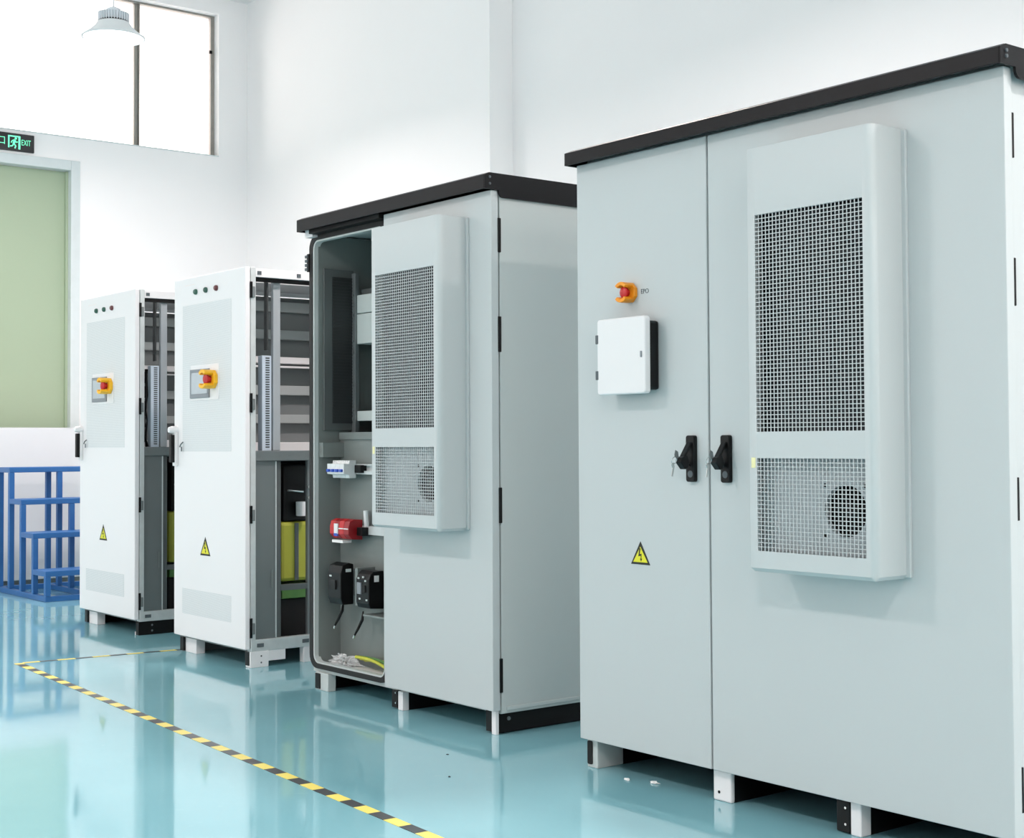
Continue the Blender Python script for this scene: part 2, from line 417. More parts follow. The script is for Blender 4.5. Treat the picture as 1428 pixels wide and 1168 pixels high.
# ------------------------------------------------------------------ high bay lamps
def make_lamp():
    c = (-10.724, 4.505, 4.392); k = 1.0; zt = (ZC-c[2])/k
    L = empty('high_bay_lamp', c)
    MB().lathe([(0.238, -0.004), (0.24, 0.004), (0.232, 0.012), (0.185, 0.045), (0.145, 0.085), (0.122, 0.118), (0.118, 0.117), (0.14, 0.08), (0.18, 0.04), (0.228, 0.006), (0.238, -0.004)], c, 48).build('lamp_shade', 'lampshade', L, smooth=True)
    MB().lathe([(0.0, 0.006), (0.226, 0.006), (0.226, 0.0), (0.0, 0.0)], c, 48).build('diffuser', 'diffuser', L)
    MB().lathe([(0.232, -0.006), (0.243, -0.004), (0.243, 0.006), (0.236, 0.008)], c, 48).build('rim', 'lampshade', L, smooth=True)
    MB().lathe([(0.1185, 0.114), (0.1165, 0.131)], c, 32, close=True).build('neck', 'blackplastic', L)
    hs = MB().lathe([(0.105, 0.135), (0.105, 0.195), (0.06, 0.205), (0.06, 0.135)], c, 32)
    for q_ in range(36):
        a = 2*math.pi*q_/36; d = Vector((math.cos(a), math.sin(a), 0)); n = Vector((-d.y, d.x, 0))*0.0035
        p = [Vector(c)+d*0.095, Vector(c)+d*0.121]
        q = [(p[0]-n), (p[1]-n), (p[1]+n), (p[0]+n)]
        hs.prism([(v.x, v.y) for v in q], 'z', c[2]+0.122, c[2]+0.192)
    hs.build('heat_sink', 'lampfin', L)
    MB().lathe([(0.06, 0.2), (0.055, 0.225), (0.03, 0.238), (0.012, 0.245), (0.0, 0.245)], c, 24).build('driver_cap', 'lampfin', L, smooth=True)
    MB().tube([(c[0], c[1], c[2]+0.24), (c[0], c[1], c[2]+zt-0.005)], 0.006, 8).build('suspension_rod', 'lampshade', L)
    MB().lathe([(0.05, zt-0.03), (0.05, zt-0.002)], c, 16, close=True).build('ceiling_rose', 'lampshade', L)
    ld = bpy.data.lights.new('lamp_light', 'AREA'); ld.shape = 'DISK'; ld.size = 0.44; ld.energy = LAMP_W; ld.color = LAMP_COL; ld.spread = math.radians(164)
    lo = bpy.data.objects.new('lamp_light', ld); COL.objects.link(lo); lo.parent = L; lo.location = (0, 0, -0.012)
    L.scale = (k, k, k)
    return L
def copy_tree(o, loc):
    c = o.copy(); COL.objects.link(c); c.location = loc
    for ch in o.children:
        d = ch.copy(); COL.objects.link(d); d.parent = c
    return c
lamp = make_lamp()
tag(lamp, 'white bell shaped high bay pendant lamp hanging before the window', 'lamp', 'high bay lamps')
for k, (x, y) in enumerate([(-5.40, 4.51), (-0.10, 4.51), (-10.715, -0.6), (-5.40, -0.6), (-0.10, -0.6)]):
    lc = copy_tree(lamp, (x, y, 4.392))
    tag(lc, ['bell shaped pendant lamp hanging above the open grey cabinet', 'bell shaped pendant lamp hanging beyond the right end of the largest cabinet',
             'bell shaped pendant lamp over the aisle before the green door', 'bell shaped pendant lamp over the aisle before the open grey cabinet',
             'bell shaped pendant lamp over the aisle right of the largest cabinet'][k], 'lamp', 'high bay lamps')

# ------------------------------------------------------------------ shared cabinet fittings
def warning_label(parent, cx, zb, yd, w, h):
    o = MB().prism([(cx-w/2, zb), (cx+w/2, zb), (cx, zb+h)], 'y', yd-0.0012, yd+0.001).build('warning_label', 'ink', parent)
    i = 0.115
    MB().prism([(cx-w/2*(1-2.1*i), zb+h*i*0.85), (cx+w/2*(1-2.1*i), zb+h*i*0.85), (cx, zb+h*(1-2*i))], 'y', yd-0.0018, yd).build('yellow_field', 'yellow', o)
    u, v = w, h
    P = lambda a, b: (cx + a*u, zb + b*v)
    MB().prism([P(-0.045, 0.70), P(0.02, 0.70), P(-0.03, 0.44), P(0.065, 0.47), P(0.055, 0.26), P(0.095, 0.26), P(0.04, 0.13), P(-0.01, 0.26), P(0.025, 0.26), P(0.025, 0.385), P(-0.10, 0.345)], 'y', yd-0.0024, yd).build('lightning_bolt', 'ink', o)
    return o

def push_button(parent, cx, cz, yd, s, base_mat, shroud_mat):
    oc = lambda r, a0=22.5: [(cx + r*math.cos(math.radians(a0+45*k)), cz + r*math.sin(math.radians(a0+45*k))) for k in range(8)]
    o = MB().prism(oc(0.038*s), 'y', yd-0.016*s, yd).build('emergency_button', base_mat, parent, bevel=0.002*s)
    for a0 in (40, 220):
        ang = [math.radians(a0 + 100*k/8) for k in range(9)]
        pts = [(cx + 0.037*s*math.cos(a), cz + 0.037*s*math.sin(a)) for a in ang] + [(cx + 0.024*s*math.cos(a), cz + 0.024*s*math.sin(a)) for a in reversed(ang)]
        MB().prism(pts, 'y', yd-0.052*s, yd-0.012*s).build('guard_wing', shroud_mat, o, bevel=0.002*s)
    MB().lathe([(0.0, -0.014*s), (0.013*s, -0.014*s), (0.013*s, -0.026*s), (0.019*s, -0.028*s), (0.02*s, -0.036*s), (0.012*s, -0.041*s), (0.0, -0.042*s)], (cx, yd, cz), 20, 'y').build('red_knob', 'red', o, smooth=True)
    return o

def hinges(parent, x0, x1, y0, y1, spans, mat='blackplastic', step=True):
    for z0, z1 in spans:
        B(x0, x1, y0, y1, z0, z1).build('hinge', mat, parent, bevel=0.002)

def cooling_unit(parent, xl, xr, yd, zt):
    d, H, R, m = 0.152, 1.322, 0.03, 0.034
    yf, zb = yd-d, zt-H
    right = [(xr-m, yf)] + [(xr-R + R*math.sin(math.radians(a)), yf + R - R*math.cos(math.radians(a))) for a in range(0, 91, 15)] + [(xr, yd-0.01)]
    left = [(xl, yd-0.01), (xl, yf+0.008), (xl+0.003, yf+0.002), (xl+0.008, yf), (xl+m, yf)]
    g1t, g1b, g2t, g2b = zt-0.212, zt-0.888, zt-0.970, zt-1.257
    mb = MB()
    def sheet(pl):
        for a, b in zip(pl, pl[1:]):
            mb.quad((a[0],a[1],zb+0.012), (b[0],b[1],zb+0.012), (b[0],b[1],zt-0.006), (a[0],a[1],zt-0.006))
    sheet(left); sheet(right)
    for z0, z1 in ((g1t, zt-0.006), (g2t, g1b), (zb+0.012, g2b)):
        mb.quad((xl+m, yf, z0), (xr-m, yf, z0), (xr-m, yf, z1), (xl+m, yf, z1))
    prof = left + right
    ins = lambda p, k: (min(max(p[0], xl+k), xr-k), min(max(p[1], yf+k), yd-0.01))
    for zz, z2, k in ((zt-0.006, zt, 0.003), (zb+0.012, zb, 0.012)):
        a = [(p[0], p[1], zz) for p in prof]; b = [(*ins(p, k), z2) for p in prof]
        for q in range(len(prof)-1): mb.quad(a[q], a[q+1], b[q+1], b[q])
        mb.quad(*b)
    # returns of the grille openings
    for z0, z1 in ((g1b, g1t), (g2b, g2t)):
        x0, x1, yy = xl+m, xr-m, yf+0.012
        mb.quad((x0,yf,z0),(x0,yy,z0),(x0,yy,z1),(x0,yf,z1)); mb.quad((x1,yf,z0),(x1,yy,z0),(x1,yy,z1),(x1,yf,z1))
        mb.quad((x0,yf,z0),(x1,yf,z0),(x1,yy,z0),(x0,yy,z0)); mb.quad((x0,yf,z1),(x1,yf,z1),(x1,yy,z1),(x0,yy,z1))
    bm_o = mb.build('cooling_unit', 'grey', parent, smooth=True)
    bm = bmesh.new(); bm.from_mesh(bm_o.data); bmesh.ops.remove_doubles(bm, verts=bm.verts, dist=0.0004); bmesh.ops.recalc_face_normals(bm, faces=bm.faces); bm.to_mesh(bm_o.data); bm.free()
    for p in bm_o.data.polygons: p.use_smooth = True
    bm_o.data.set_sharp_from_angle(angle=math.radians(35))
    B(xl-0.012, xr+0.014, yd-0.012, yd, zb+0.004, zt-0.004).build('mounting_flange', 'grey', bm_o, bevel=0.002)
    # wire grilles
    for (z0, z1, rows) in ((g1b, g1t, 52), (g2b, g2t, 22)):
        g = MB(); x0, x1 = xl+m, xr-m; cols = 29
        for k in range(1, cols):
            x = x0 + (x1-x0)*k/cols; g.box(x-0.0013, x+0.0013, yf+0.001, yf+0.003, z0, z1)
        for k in range(1, rows):
            z = z0 + (z1-z0)*k/rows; g.box(x0, x1, yf+0.0008, yf+0.0026, z-0.0012, z+0.0012)
        tag(g.build('grille', 'grey', bm_o), kind='stuff')
    B(xl+0.012, xr-0.02, yf+0.06, yf+0.07, g1b-0.03, g1t+0.03).build('condenser_coil', 'coil', bm_o)
    fins = MB()
    for k in range(36):
        z = g1b-0.02 + (g1t-g1b+0.04)*k/35
        fins.box(xl+0.014, xr-0.022, yf+0.045, yf+0.06, z-0.002, z+0.002)
    tag(fins.build('coil_fins', 'coil', bm_o), kind='stuff')
    # fan plate with round hole
    px0, px1, pz0, pz1, py = xl+0.01, xr-0.018, g2b-0.03, g2t+0.03, yf+0.05
    fc = (xr-0.146, (g2t+g2b)/2-0.012); fr_ = 0.078
    fp = MB(); n = 48; ring = []; out = []
    angs = [2*math.pi*k/n for k in range(n)] + [math.atan2(cz_-fc[1], cx_-fc[0]) % (2*math.pi) for cx_ in (px0, px1) for cz_ in (pz0, pz1)]
    angs.sort(); n = len(angs)
    for a in angs:
        ca, sa = math.cos(a), math.sin(a)
        tx = ((px1-fc[0]) if ca > 0 else (px0-fc[0]))/ca if abs(ca) > 1e-6 else 1e9
        tz = ((pz1-fc[1]) if sa > 0 else (pz0-fc[1]))/sa if abs(sa) > 1e-6 else 1e9
        t = min(tx, tz)
        ring.append((fc[0]+fr_*ca, fc[1]+fr_*sa)); out.append((fc[0]+t*ca, fc[1]+t*sa))
    for k in range(n):
        j = (k+1) % n
        fp.quad((out[k][0],py,out[k][1]), (out[j][0],py,out[j][1]), (ring[j][0],py,ring[j][1]), (ring[k][0],py,ring[k][1]))
        fp.quad((ring[k][0],py,ring[k][1]), (ring[j][0],py,ring[j][1]), (ring[j][0],py+0.02,ring[j][1]), (ring[k][0],py+0.02,ring[k][1]))
    fp.box(px0, px1, py+0.001, py+0.002, pz0, pz0+0.004)
    fp.build('fan_plate', 'fanplate', bm_o)
    fan = MB().box(px0+0.02, px1, py+0.05, py+0.055, pz0, pz1)
    fan.lathe([(0.02, 0.02), (0.026, 0.022), (0.026, 0.05)], (fc[0], py, fc[1]), 20, 'y', close=True)
    for k in range(7):
        a = 2*math.pi*k/7
        def pt(r, b, y): return (fc[0]+r*math.cos(a+b), py+y, fc[1]+r*math.sin(a+b))
        fan.quad(pt(0.024,0,0.024), pt(0.072,0.1,0.024), pt(0.072,0.75,0.045), pt(0.024,0.6,0.045))
    fan.build('fan', 'darkvoid', bm_o)
    for sx, sz in ((-1,-1),(-1,1),(1,1)):
        MB().lathe([(0.0,-0.003),(0.006,-0.003),(0.006,0.001)], (fc[0]+sx*0.075, py, fc[1]+sz*0.075), 10, 'y').build('screw', 'blackplastic', bm_o)
    B(xl+0.012, xl+0.028, yf-0.0012, yf+0.001, g2t-0.03, g2t+0.002).build('caution_sticker', 'palesticker', bm_o)
    return bm_o

def door_handle(parent, cx, cz, yd, keys=True):
    w, h = 0.04, 0.158
    o = MB().prism(rrect(cx-w/2, cx+w/2, cz-h/2, cz+h/2, 0.008, 3), 'y', yd-0.016, yd+0.002).build('door_handle', 'blackplastic', parent, bevel=0.003)
    lv = MB()
    prof = [(yd-0.014, cz+0.052), (yd-0.02, cz+0.058), (yd-0.058, cz+0.004), (yd-0.05, cz-0.002)]
    lv.prism(prof, 'x', cx-0.011, cx+0.011)
    lv.build('lever', 'blackplastic', o, bevel=0.003)
    lk = MB().prism([(yd-0.068, cz+0.004), (yd-0.04, cz+0.012), (yd-0.030, cz-0.012), (yd-0.038, cz-0.034), (yd-0.050, cz-0.036), (yd-0.072, cz-0.012)], 'x', cx-0.014, cx+0.014)
    lk.build('lock_barrel', 'blackplastic', o, bevel=0.003)
    MB().tube([(cx, yd-0.04, cz-0.002), (cx, yd-0.012, cz-0.026)], 0.004, 8).build('link_rod', 'blackplastic', o)
    MB().lathe([(0.0,-0.0175),(0.012,-0.0175),(0.012,-0.0155)], (cx+0.002, yd, cz-0.052), 12, 'y').build('rosette', 'greyink', o)
    if keys:
        k = MB()
        k.prism([(yd-0.072, cz+0.024), (yd-0.084, cz+0.03), (yd-0.088, cz+0.012), (yd-0.078, cz+0.0), (yd-0.068, cz+0.004)], 'x', cx-0.002, cx+0.0005)
        k.build('key', 'galvd', o)
        rg = [(cx-0.006+0.004*math.sin(a), yd-0.084+0.012*math.cos(a), cz-0.005+0.012*math.sin(a)) for a in [2*math.pi*q/14 for q in range(15)]]
        MB().tube(rg, 0.0015, 6).build('key_ring', 'chrome', o)
        MB().prism([(yd-0.086, cz-0.012), (yd-0.096, cz-0.02), (yd-0.092, cz-0.03), (yd-0.097, cz-0.058), (yd-0.091, cz-0.06), (yd-0.082, cz-0.026)], 'x', cx-0.008, cx-0.006).build('key', 'chrome', o)
    return o

def roof(parent, x0, x1, y0, y1, z0, z1, dark_side=0.0):
    """Rain hood: front lip, sloped top rising to a ridge, deeper side lips with rounded corner."""
    c = 0.012; cd = 0.028
    prof = [(y0, z0), (y0, z1-c), (y0+cd, z1), (y1-cd, z1), (y1, z1-c), (y1, z0), (y1-0.01, z0), (y1-0.01, z1-c-0.01), (y0+0.01, z1-c-0.01), (y0+0.01, z0)]
    o = MB().prism(prof, 'x', x0, x1).build('roof', 'roof', parent, bevel=0.002)
    for xa, xb in ((x1-0.004, x1+0.004), (x0-0.004, x0+0.004)):
        a, bz, r = y0+0.075, z0-0.03, 0.025
        arc = [(a + r - r*math.cos(math.radians(t)), bz + r - r*math.sin(math.radians(t))) for t in range(0, 91, 15)]
        side = [(y0+0.002, z0), (a, z0)] + arc + [(y1-0.05, bz), (y1-0.05, z0), (y1, z0), (y1, z1-c), (y1-cd, z1-0.001), (y0+cd, z1-0.001), (y0+0.002, z1-c)]
        MB().prism(side, 'x', xa, xb).build('side_lip', 'roof', o)
    for zz in (z0+0.022, z1-0.02):
        MB().lathe([(0.006, 0.003), (0.005, 0.007), (0.0, 0.007)], (x1+0.002, y0+0.028, zz), 10, 'x').build('screw', 'greyink', o)
    return o

# ------------------------------------------------------------------ large double-door cabinet
bx0, bx1, by = -4.075, -2.268, 3.53
big = empty('battery_cabinet', ((bx0+bx1)/2, by+0.5, 0))
B(bx0+0.008, bx1-0.010, by+0.045, by+1.02, 0.10, 2.262).build('cabinet_body', 'grey', big, bevel=0.004)
xs_ = -3.403
d1 = B(bx0, xs_-0.004, by, by+0.038, 0.108, 2.24).build('door', 'grey', big, bevel=0.003)
d2 = B(xs_+0.004, bx1, by, by+0.038, 0.108, 2.24).build('door', 'grey', big, bevel=0.003)
B(xs_-0.05, xs_+0.05, by+0.036, by+0.046, 0.108, 2.24).build('door_seal', 'rubber', big)
hinges(big, bx1-0.006, bx1+0.001, by+0.036, by+0.046, ((1.988, 2.115), (1.575, 1.709), (0.98, 1.1), (0.179, 0.304)))
roof(big, -4.085, -2.25, 3.48, by+1.07, 2.236, 2.294)
cooling_unit(big, -3.087, -2.604, by, 2.121)
door_handle(big, -3.479, 1.146, by)
door_handle(big, -3.318, 1.146, by)
warning_label(big, -3.742, 0.770, by, 0.098, 0.082)
push_button(big, -3.783, 1.737, by, 1.0, 'orange', 'orange')
text_mesh('lettering', 'EPO', 0.024, 'greyink', (-3.731, by-0.0004, 1.737), ROT_FRONT, big, xscale=0.95)
# meter box
mbx = B(-3.862, -3.638, by-0.052, by, 1.385, 1.628).build('meter_box', 'blackplastic', big, bevel=0.01)
MB().prism(rrect(-3.880, -3.630, 1.372, 1.643, 0.012, 4), 'y', by-0.078, by-0.05).build('lid', 'whiteplastic', mbx, bevel=0.006, seg=3)
for z in (1.572, 1.443):
    B(-3.888, -3.872, by-0.079, by-0.055, z-0.016, z+0.016).build('hinge', 'greyink', mbx, bevel=0.002)
B(-3.652, -3.645, by-0.0815, by-0.077, 1.498, 1.52).build('latch', 'bezel', mbx, bevel=0.001)
# feet: folded channels running front to back, blackened behind to stand for underside shade
ft = B(bx0+0.005, bx0+0.062, by+0.03, by+0.16, 0.0, 0.104).build('foot_channel', 'greyside', big, bevel=0.004)
B(bx0+0.008, bx0+0.060, by+0.16, by+0.9, 0.0, 0.104).build('plinth', 'black', big)
MB().prism(rrect(bx0+0.010, bx0+0.036, 0.012, 0.098, 0.006, 3), 'y', by+0.026, by+0.032).build('channel_opening', 'darkvoid', ft)
ft = B(-3.428, -3.346, by+0.03, by+0.05, 0.0, 0.104).build('foot_channel', 'white', big, bevel=0.006)
B(-3.425, -3.349, by+0.05, by+0.9, 0.0, 0.104).build('plinth', 'black', big)
MB().lathe([(0.0,-0.002),(0.005,-0.002),(0.005,0.001)], (-3.40, by+0.03, 0.03), 10, 'y').build('bolt_hole', 'blackplastic', ft)
ft = B(-2.852, -2.812, by+0.03, by+0.08, 0.0, 0.104).build('foot_channel', 'white', big, bevel=0.004)
B(-2.850, -2.814, by+0.08, by+0.9, 0.0, 0.104).build('plinth', 'black', big)
ck = B(-2.905, -2.853, by+0.028, by+0.06, 0.004, 0.1).build('foot_cover', 'blackplastic', ft, bevel=0.004)
for z in (0.03, 0.08):
    MB().lathe([(0.0,-0.003),(0.004,-0.003),(0.004,0.001)], (-2.868, by+0.028, z), 10, 'y').build('screw', 'chrome', ft)
B(bx1-0.07, bx1-0.012, by+0.03, by+0.9, 0.0, 0.104).build('foot_channel', 'black', big, bevel=0.004)
B(bx0+0.07, bx1-0.07, by+0.93, by+0.96, 0.0, 0.1).build('plinth', 'black', big)
B(bx0+0.02, bx1-0.02, by+0.06, by+1.0, 0.094, 0.0995).build('shade_pan', 'black', big)  # black sheet, the shade under the cabinet put into its colour
tag(big, 'largest grey double-door cabinet with black roof, cooling unit, meter box and emergency button', 'cabinet', 'row of electrical cabinets')

# ------------------------------------------------------------------ middle cabinet, left door missing
cx0, cx1, cy = -6.245, -4.722, 3.62
mid = empty('open_cabinet', ((cx0+cx1)/2, cy+0.5, 0))
yo = 3.656                                  # plane of the opening
gx0, gx1, gz0, gz1 = -6.222, -5.575, 0.128, 2.212
fr_ = MB()
N = 6
inner = rrect(gx0, gx1, gz0, gz1, 0.045, N)
ox0, ox1, oz0, oz1 = cx0+0.004, -5.50, 0.085, 2.262
outer = []
for (px_, pz_) in inner:      # matching points on the outer rectangle
    cxm, czm = (gx0+gx1)/2, (gz0+gz1)/2
    fx = ox1 if px_ > gx1-0.02 else ox0 if px_ < gx0+0.02 else None
    X = ox1 if px_ > cxm else ox0; Z = oz1 if pz_ > czm else oz0
    outer.append((X, Z))
fr_.ring(outer, inner, 'y', yo+0.012, yo+0.02)
body = fr_
# shell of sheet panels
body.box(cx0+0.004, cx0+0.012, yo+0.015, cy+1.0, 0.085, 2.262)
body.box(cx0+0.004, cx1-0.012, cy+0.985, cy+1.0, 0.085, 2.262)
body.box(cx0+0.004, cx1-0.012, yo+0.015, cy+1.0, 2.25, 2.262)
body.box(cx0+0.004, cx1-0.012, yo+0.015, cy+1.0, 0.085, 0.10)
body.build('cabinet_body', 'greyside', mid)
sp = B(cx1-0.014, cx1-0.002, cy+0.046, cy+1.0, 0.088, 2.262).build('side_panel', 'greyside', mid, bevel=0.002)
B(cx1-0.004, cx1+0.004, cy+0.07, cy+0.98, 0.098, 0.116).build('side_ledge', 'greyside', sp, bevel=0.006)
go = rrect(gx0-0.030, gx1+0.026, gz0-0.024, gz1+0.024, 0.065, N)
MB().ring(go, rrect(gx0, gx1, gz0, gz1, 0.045, N), 'y', yo-0.006, yo+0.014).build('door_gasket', 'rubber', mid)
gi = rrect(gx0-0.001, gx1+0.001, gz0-0.001, gz1+0.001, 0.045, N)
MB().ring(gi, rrect(gx0+0.012, gx1-0.012, gz0+0.008, gz1-0.008, 0.036, N), 'y', yo-0.002, yo+0.03).build('opening_lip', 'greyside', mid)
B(cx0+0.075, -5.54, cy-0.02, yo+0.01, 2.236, 2.258).build('rain_gutter', 'black', mid)
B(cx0+0.004, cx0+0.075, cy, yo+0.012, 2.225, 2.262).build('gutter_end', 'white', mid)
B(-5.532, cx1, cy, cy+0.038, 0.102, 2.252).build('door', 'grey', mid, bevel=0.003)
hinges(mid, cx1-0.004, cx1+0.004, cy+0.034, cy+0.05, ((1.995, 2.138), (1.58, 1.728), (0.872, 1.019), (0.175, 0.315)))
hg = B(cx0-0.022, cx0-0.002, yo-0.012, yo+0.02, 2.06, 2.15).build('hinge', 'blackplastic', mid, bevel=0.002)
for k in range(4): B(cx0-0.032, cx0-0.006, yo-0.018, yo+0.002, 2.066+0.021*k, 2.08+0.021*k).build('knuckle', 'greyink', hg, bevel=0.002)
roof(mid, -6.245, -4.712, 3.575, cy+1.05, 2.252, 2.322)
cooling_unit(mid, -5.402, -4.888, cy, 2.158)
# interior
yb_ = 3.80
B(-6.212, -5.52, yb_, yb_+0.004, 0.12, 1.225).build('mounting_plate', 'interior', mid)
B(-6.216, -6.206, yo+0.02, yb_+0.3, 0.12, 2.24).build('inner_side_wall', 'interior', mid)
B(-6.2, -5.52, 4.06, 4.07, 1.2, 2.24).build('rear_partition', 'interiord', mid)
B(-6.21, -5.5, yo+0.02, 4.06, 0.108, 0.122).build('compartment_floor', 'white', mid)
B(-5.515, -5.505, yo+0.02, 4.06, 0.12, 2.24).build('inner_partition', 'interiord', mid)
vp = B(-6.206, -6.192, 3.70, 3.872, 1.27, 2.075).build('vent_frame', 'interiord', mid, bevel=0.002)
B(-6.194, -6.189, 3.746, 3.862, 1.306, 2.036).build('vent_mesh', 'vent', vp)
lou = MB()
for k in range(48):
    z = 1.312 + 0.72*k/47; lou.box(-6.191, -6.185, 3.748, 3.86, z-0.003, z+0.003)
tag(lou.build('vent_louvres', 'vent', vp), kind='stuff')
B(-6.206, -6.17, yo+0.022, 3.83, 1.137, 1.21).build('cross_band', 'interior', mid, bevel=0.002)
B(-6.20, -6.16, 3.86, 3.885, 1.2, 2.06).build('rack_post', 'galvd', mid, bevel=0.002)
for z in (1.33, 1.37, 1.5, 1.66, 1.72, 1.85, 1.9, 1.95):
    MB().lathe([(0.006, 0.0), (0.006, -0.008), (0.0, -0.008)], (-6.172, 3.86, z), 8, 'y').build('screw', 'galvd', mid)
B(-6.162, -5.53, 3.872, 4.02, 1.703, 1.853).build('battery_module', 'module', mid, bevel=0.003)
B(-6.162, -5.53, 3.872, 4.02, 1.857, 1.949).build('battery_module', 'module', mid, bevel=0.003)
B(-6.162, -5.53, 3.872, 4.02, 1.317, 1.367).build('rack_tray', 'module', mid, bevel=0.003)
B(-6.162, -5.53, 3.90, 4.02, 1.955, 1.98).build('rack_tray', 'interiord', mid)
B(-6.115, -6.07, 3.93, 3.96, 1.2, 1.70).build('cable_channel', 'galvd', mid, bevel=0.003)
tm = B(-6.055, -6.0, 3.92, 3.96, 1.50, 1.56).build('terminal_block', 'interior', mid, bevel=0.003)
for z in (1.515, 1.545): MB().lathe([(0.007, 0.0), (0.007, -0.006), (0.0, -0.006)], (-6.03, 3.92, z), 8, 'y').build('terminal', 'darkvoid', tm)
B(-6.2, -5.53, 3.79, 3.802, 1.225, 1.26).build('divider_lip', 'interior', mid)
# upper rail with white breakers
B(-6.20, -5.53, 3.765, 3.80, 1.065, 1.072).box(-6.20, -5.53, 3.765, 3.772, 1.055, 1.065).box(-6.20, -5.53, 3.765, 3.80, 1.098, 1.104).box(-6.20, -5.53, 3.78, 3.8, 1.072, 1.098).build('din_rail', 'galv', mid)
for k in range(4):
    x = -6.152 + 0.039*k
    o = MB().prism([(3.762, 1.036), (3.762, 1.122), (3.725, 1.122), (3.722, 1.106), (3.692, 1.106), (3.692, 1.056), (3.722, 1.052), (3.725, 1.036)], 'x', x, x+0.0375).build('circuit_breaker', 'breaker', mid, bevel=0.0015)
    B(x+0.009, x+0.029, 3.680, 3.693, 1.066, 1.080).build('toggle', 'blue', o, bevel=0.002)
    MB().lathe([(0.005, 0.0), (0.005, -0.0005), (0, -0.0005)], (x+0.019, 3.7245, 1.114), 8, 'y').build('terminal', 'greyink', o)
B(-5.985, -5.93, 3.745, 3.79, 1.062, 1.10).build('rail_end_stop', 'blackplastic', mid, bevel=0.002)
B(-5.75, -5.72, 3.72, 3.77, 1.08, 1.13).build('wire_clip', 'whiteplastic', mid, bevel=0.003)
# red surge arresters
B(-6.20, -5.53, 3.77, 3.80, 0.765, 0.805).build('din_rail', 'galv', mid)
for k, (x, w_) in enumerate(((-6.128, 0.04), (-6.085, 0.038), (-6.045, 0.042), (-6.0, 0.045))):
    o = MB().prism([(3.772, 0.738), (3.772, 0.835), (3.725, 0.838), (3.70, 0.828), (3.692, 0.80), (3.692, 0.765), (3.715, 0.742)], 'x', x, x+w_).build('surge_arrester', 'darkred' if k % 2 else 'red', mid, bevel=0.002)
    if k == 1:
        B(x+0.002, x+w_-0.002, 3.688, 3.694, 0.765, 0.815).build('label_window', 'whiteplastic', o)
        B(x+0.004, x+w_-0.004, 3.686, 3.694, 0.755, 0.768).build('blue_mark', 'blue', o)
    if k in (2, 3): B(x+0.002, x+w_-0.002, 3.689, 3.72, 0.79, 0.795).build('clear_strip', 'paper', o)
B(-5.95, -5.90, 3.735, 3.80, 0.76, 0.80).build('rail_end_stop', 'blackplastic', mid, bevel=0.002)
MB().tube([(-5.93, 3.78, 0.80), (-5.93, 3.775, 0.88)], 0.013, 10).build('earth_stud', 'breaker', mid)
B(-6.12, -6.02, 3.70, 3.75, 0.722, 0.735).build('arrester_tray', 'paper', mid)
# moulded case breakers
mc = MB().prism([(3.735, 0.428), (3.735, 0.622), (3.71, 0.628), (3.672, 0.615), (3.662, 0.58), (3.662, 0.46), (3.675, 0.428)], 'x', -6.098, -5.978).build('moulded_breaker', 'blackplastic', mid, bevel=0.004)
B(-6.06, -6.02, 3.655, 3.664, 0.50, 0.545).build('rocker', 'rubber', mc, bevel=0.002)
B(-5.980, -5.976, 3.69, 3.72, 0.585, 0.60).build('rating_label', 'module', mc)
B(-6.08, -6.06, 3.66, 3.664, 0.56, 0.568).build('rating_label', 'module', mc)
B(-6.15, -5.9, 3.735, 3.80, 0.47, 0.59).build('breaker_bracket', 'interiord', mid)
mc = MB().prism([(3.775, 0.42), (3.775, 0.60), (3.72, 0.60), (3.70, 0.585), (3.69, 0.56), (3.69, 0.45), (3.70, 0.425)], 'x', -5.885, -5.772).build('moulded_breaker', 'blackplastic', mid, bevel=0.004)
B(-5.87, -5.835, 3.684, 3.692, 0.49, 0.545).build('rocker', 'bezel', mc, bevel=0.002)
B(-5.825, -5.80, 3.684, 3.692, 0.50, 0.535).build('rocker', 'rubber', mc, bevel=0.002)
for (x, z) in ((-5.86, 0.565), (-5.82, 0.572), (-5.80, 0.555), (-5.85, 0.468), (-5.79, 0.465)):
    B(x-0.006, x+0.006, 3.687, 3.692, z-0.004, z+0.004).build('contact', 'module', mc)
B(-5.774, -5.769, 3.72, 3.745, 0.55, 0.58).build('rating_label', 'paper', mc)
B(-5.91, -5.888, 3.70, 3.80, 0.43, 0.61).build('mounting_bracket', 'interior', mid, bevel=0.002)
B(-5.84, -5.53, 3.70, 3.80, 0.385, 0.395).build('cable_tray', 'interior', mid, bevel=0.002)
for (x, z0) in ((-6.08, 0.40), (-5.90, 0.37)):
    MB().tube([(x, 3.74, z0+0.03), (x+0.006, 3.73, z0-0.01), (x-0.012, 3.72, z0-0.05), (x-0.03, 3.71, z0-0.085)], [0.003, 0.008, 0.007, 0.005], 8).build('loose_lead', 'blackplastic', mid)
    MB().tube([(x-0.03, 3.71, z0-0.085), (x-0.036, 3.708, z0-0.10)], 0.005, 8).build('cable_lug', 'chrome', mid)
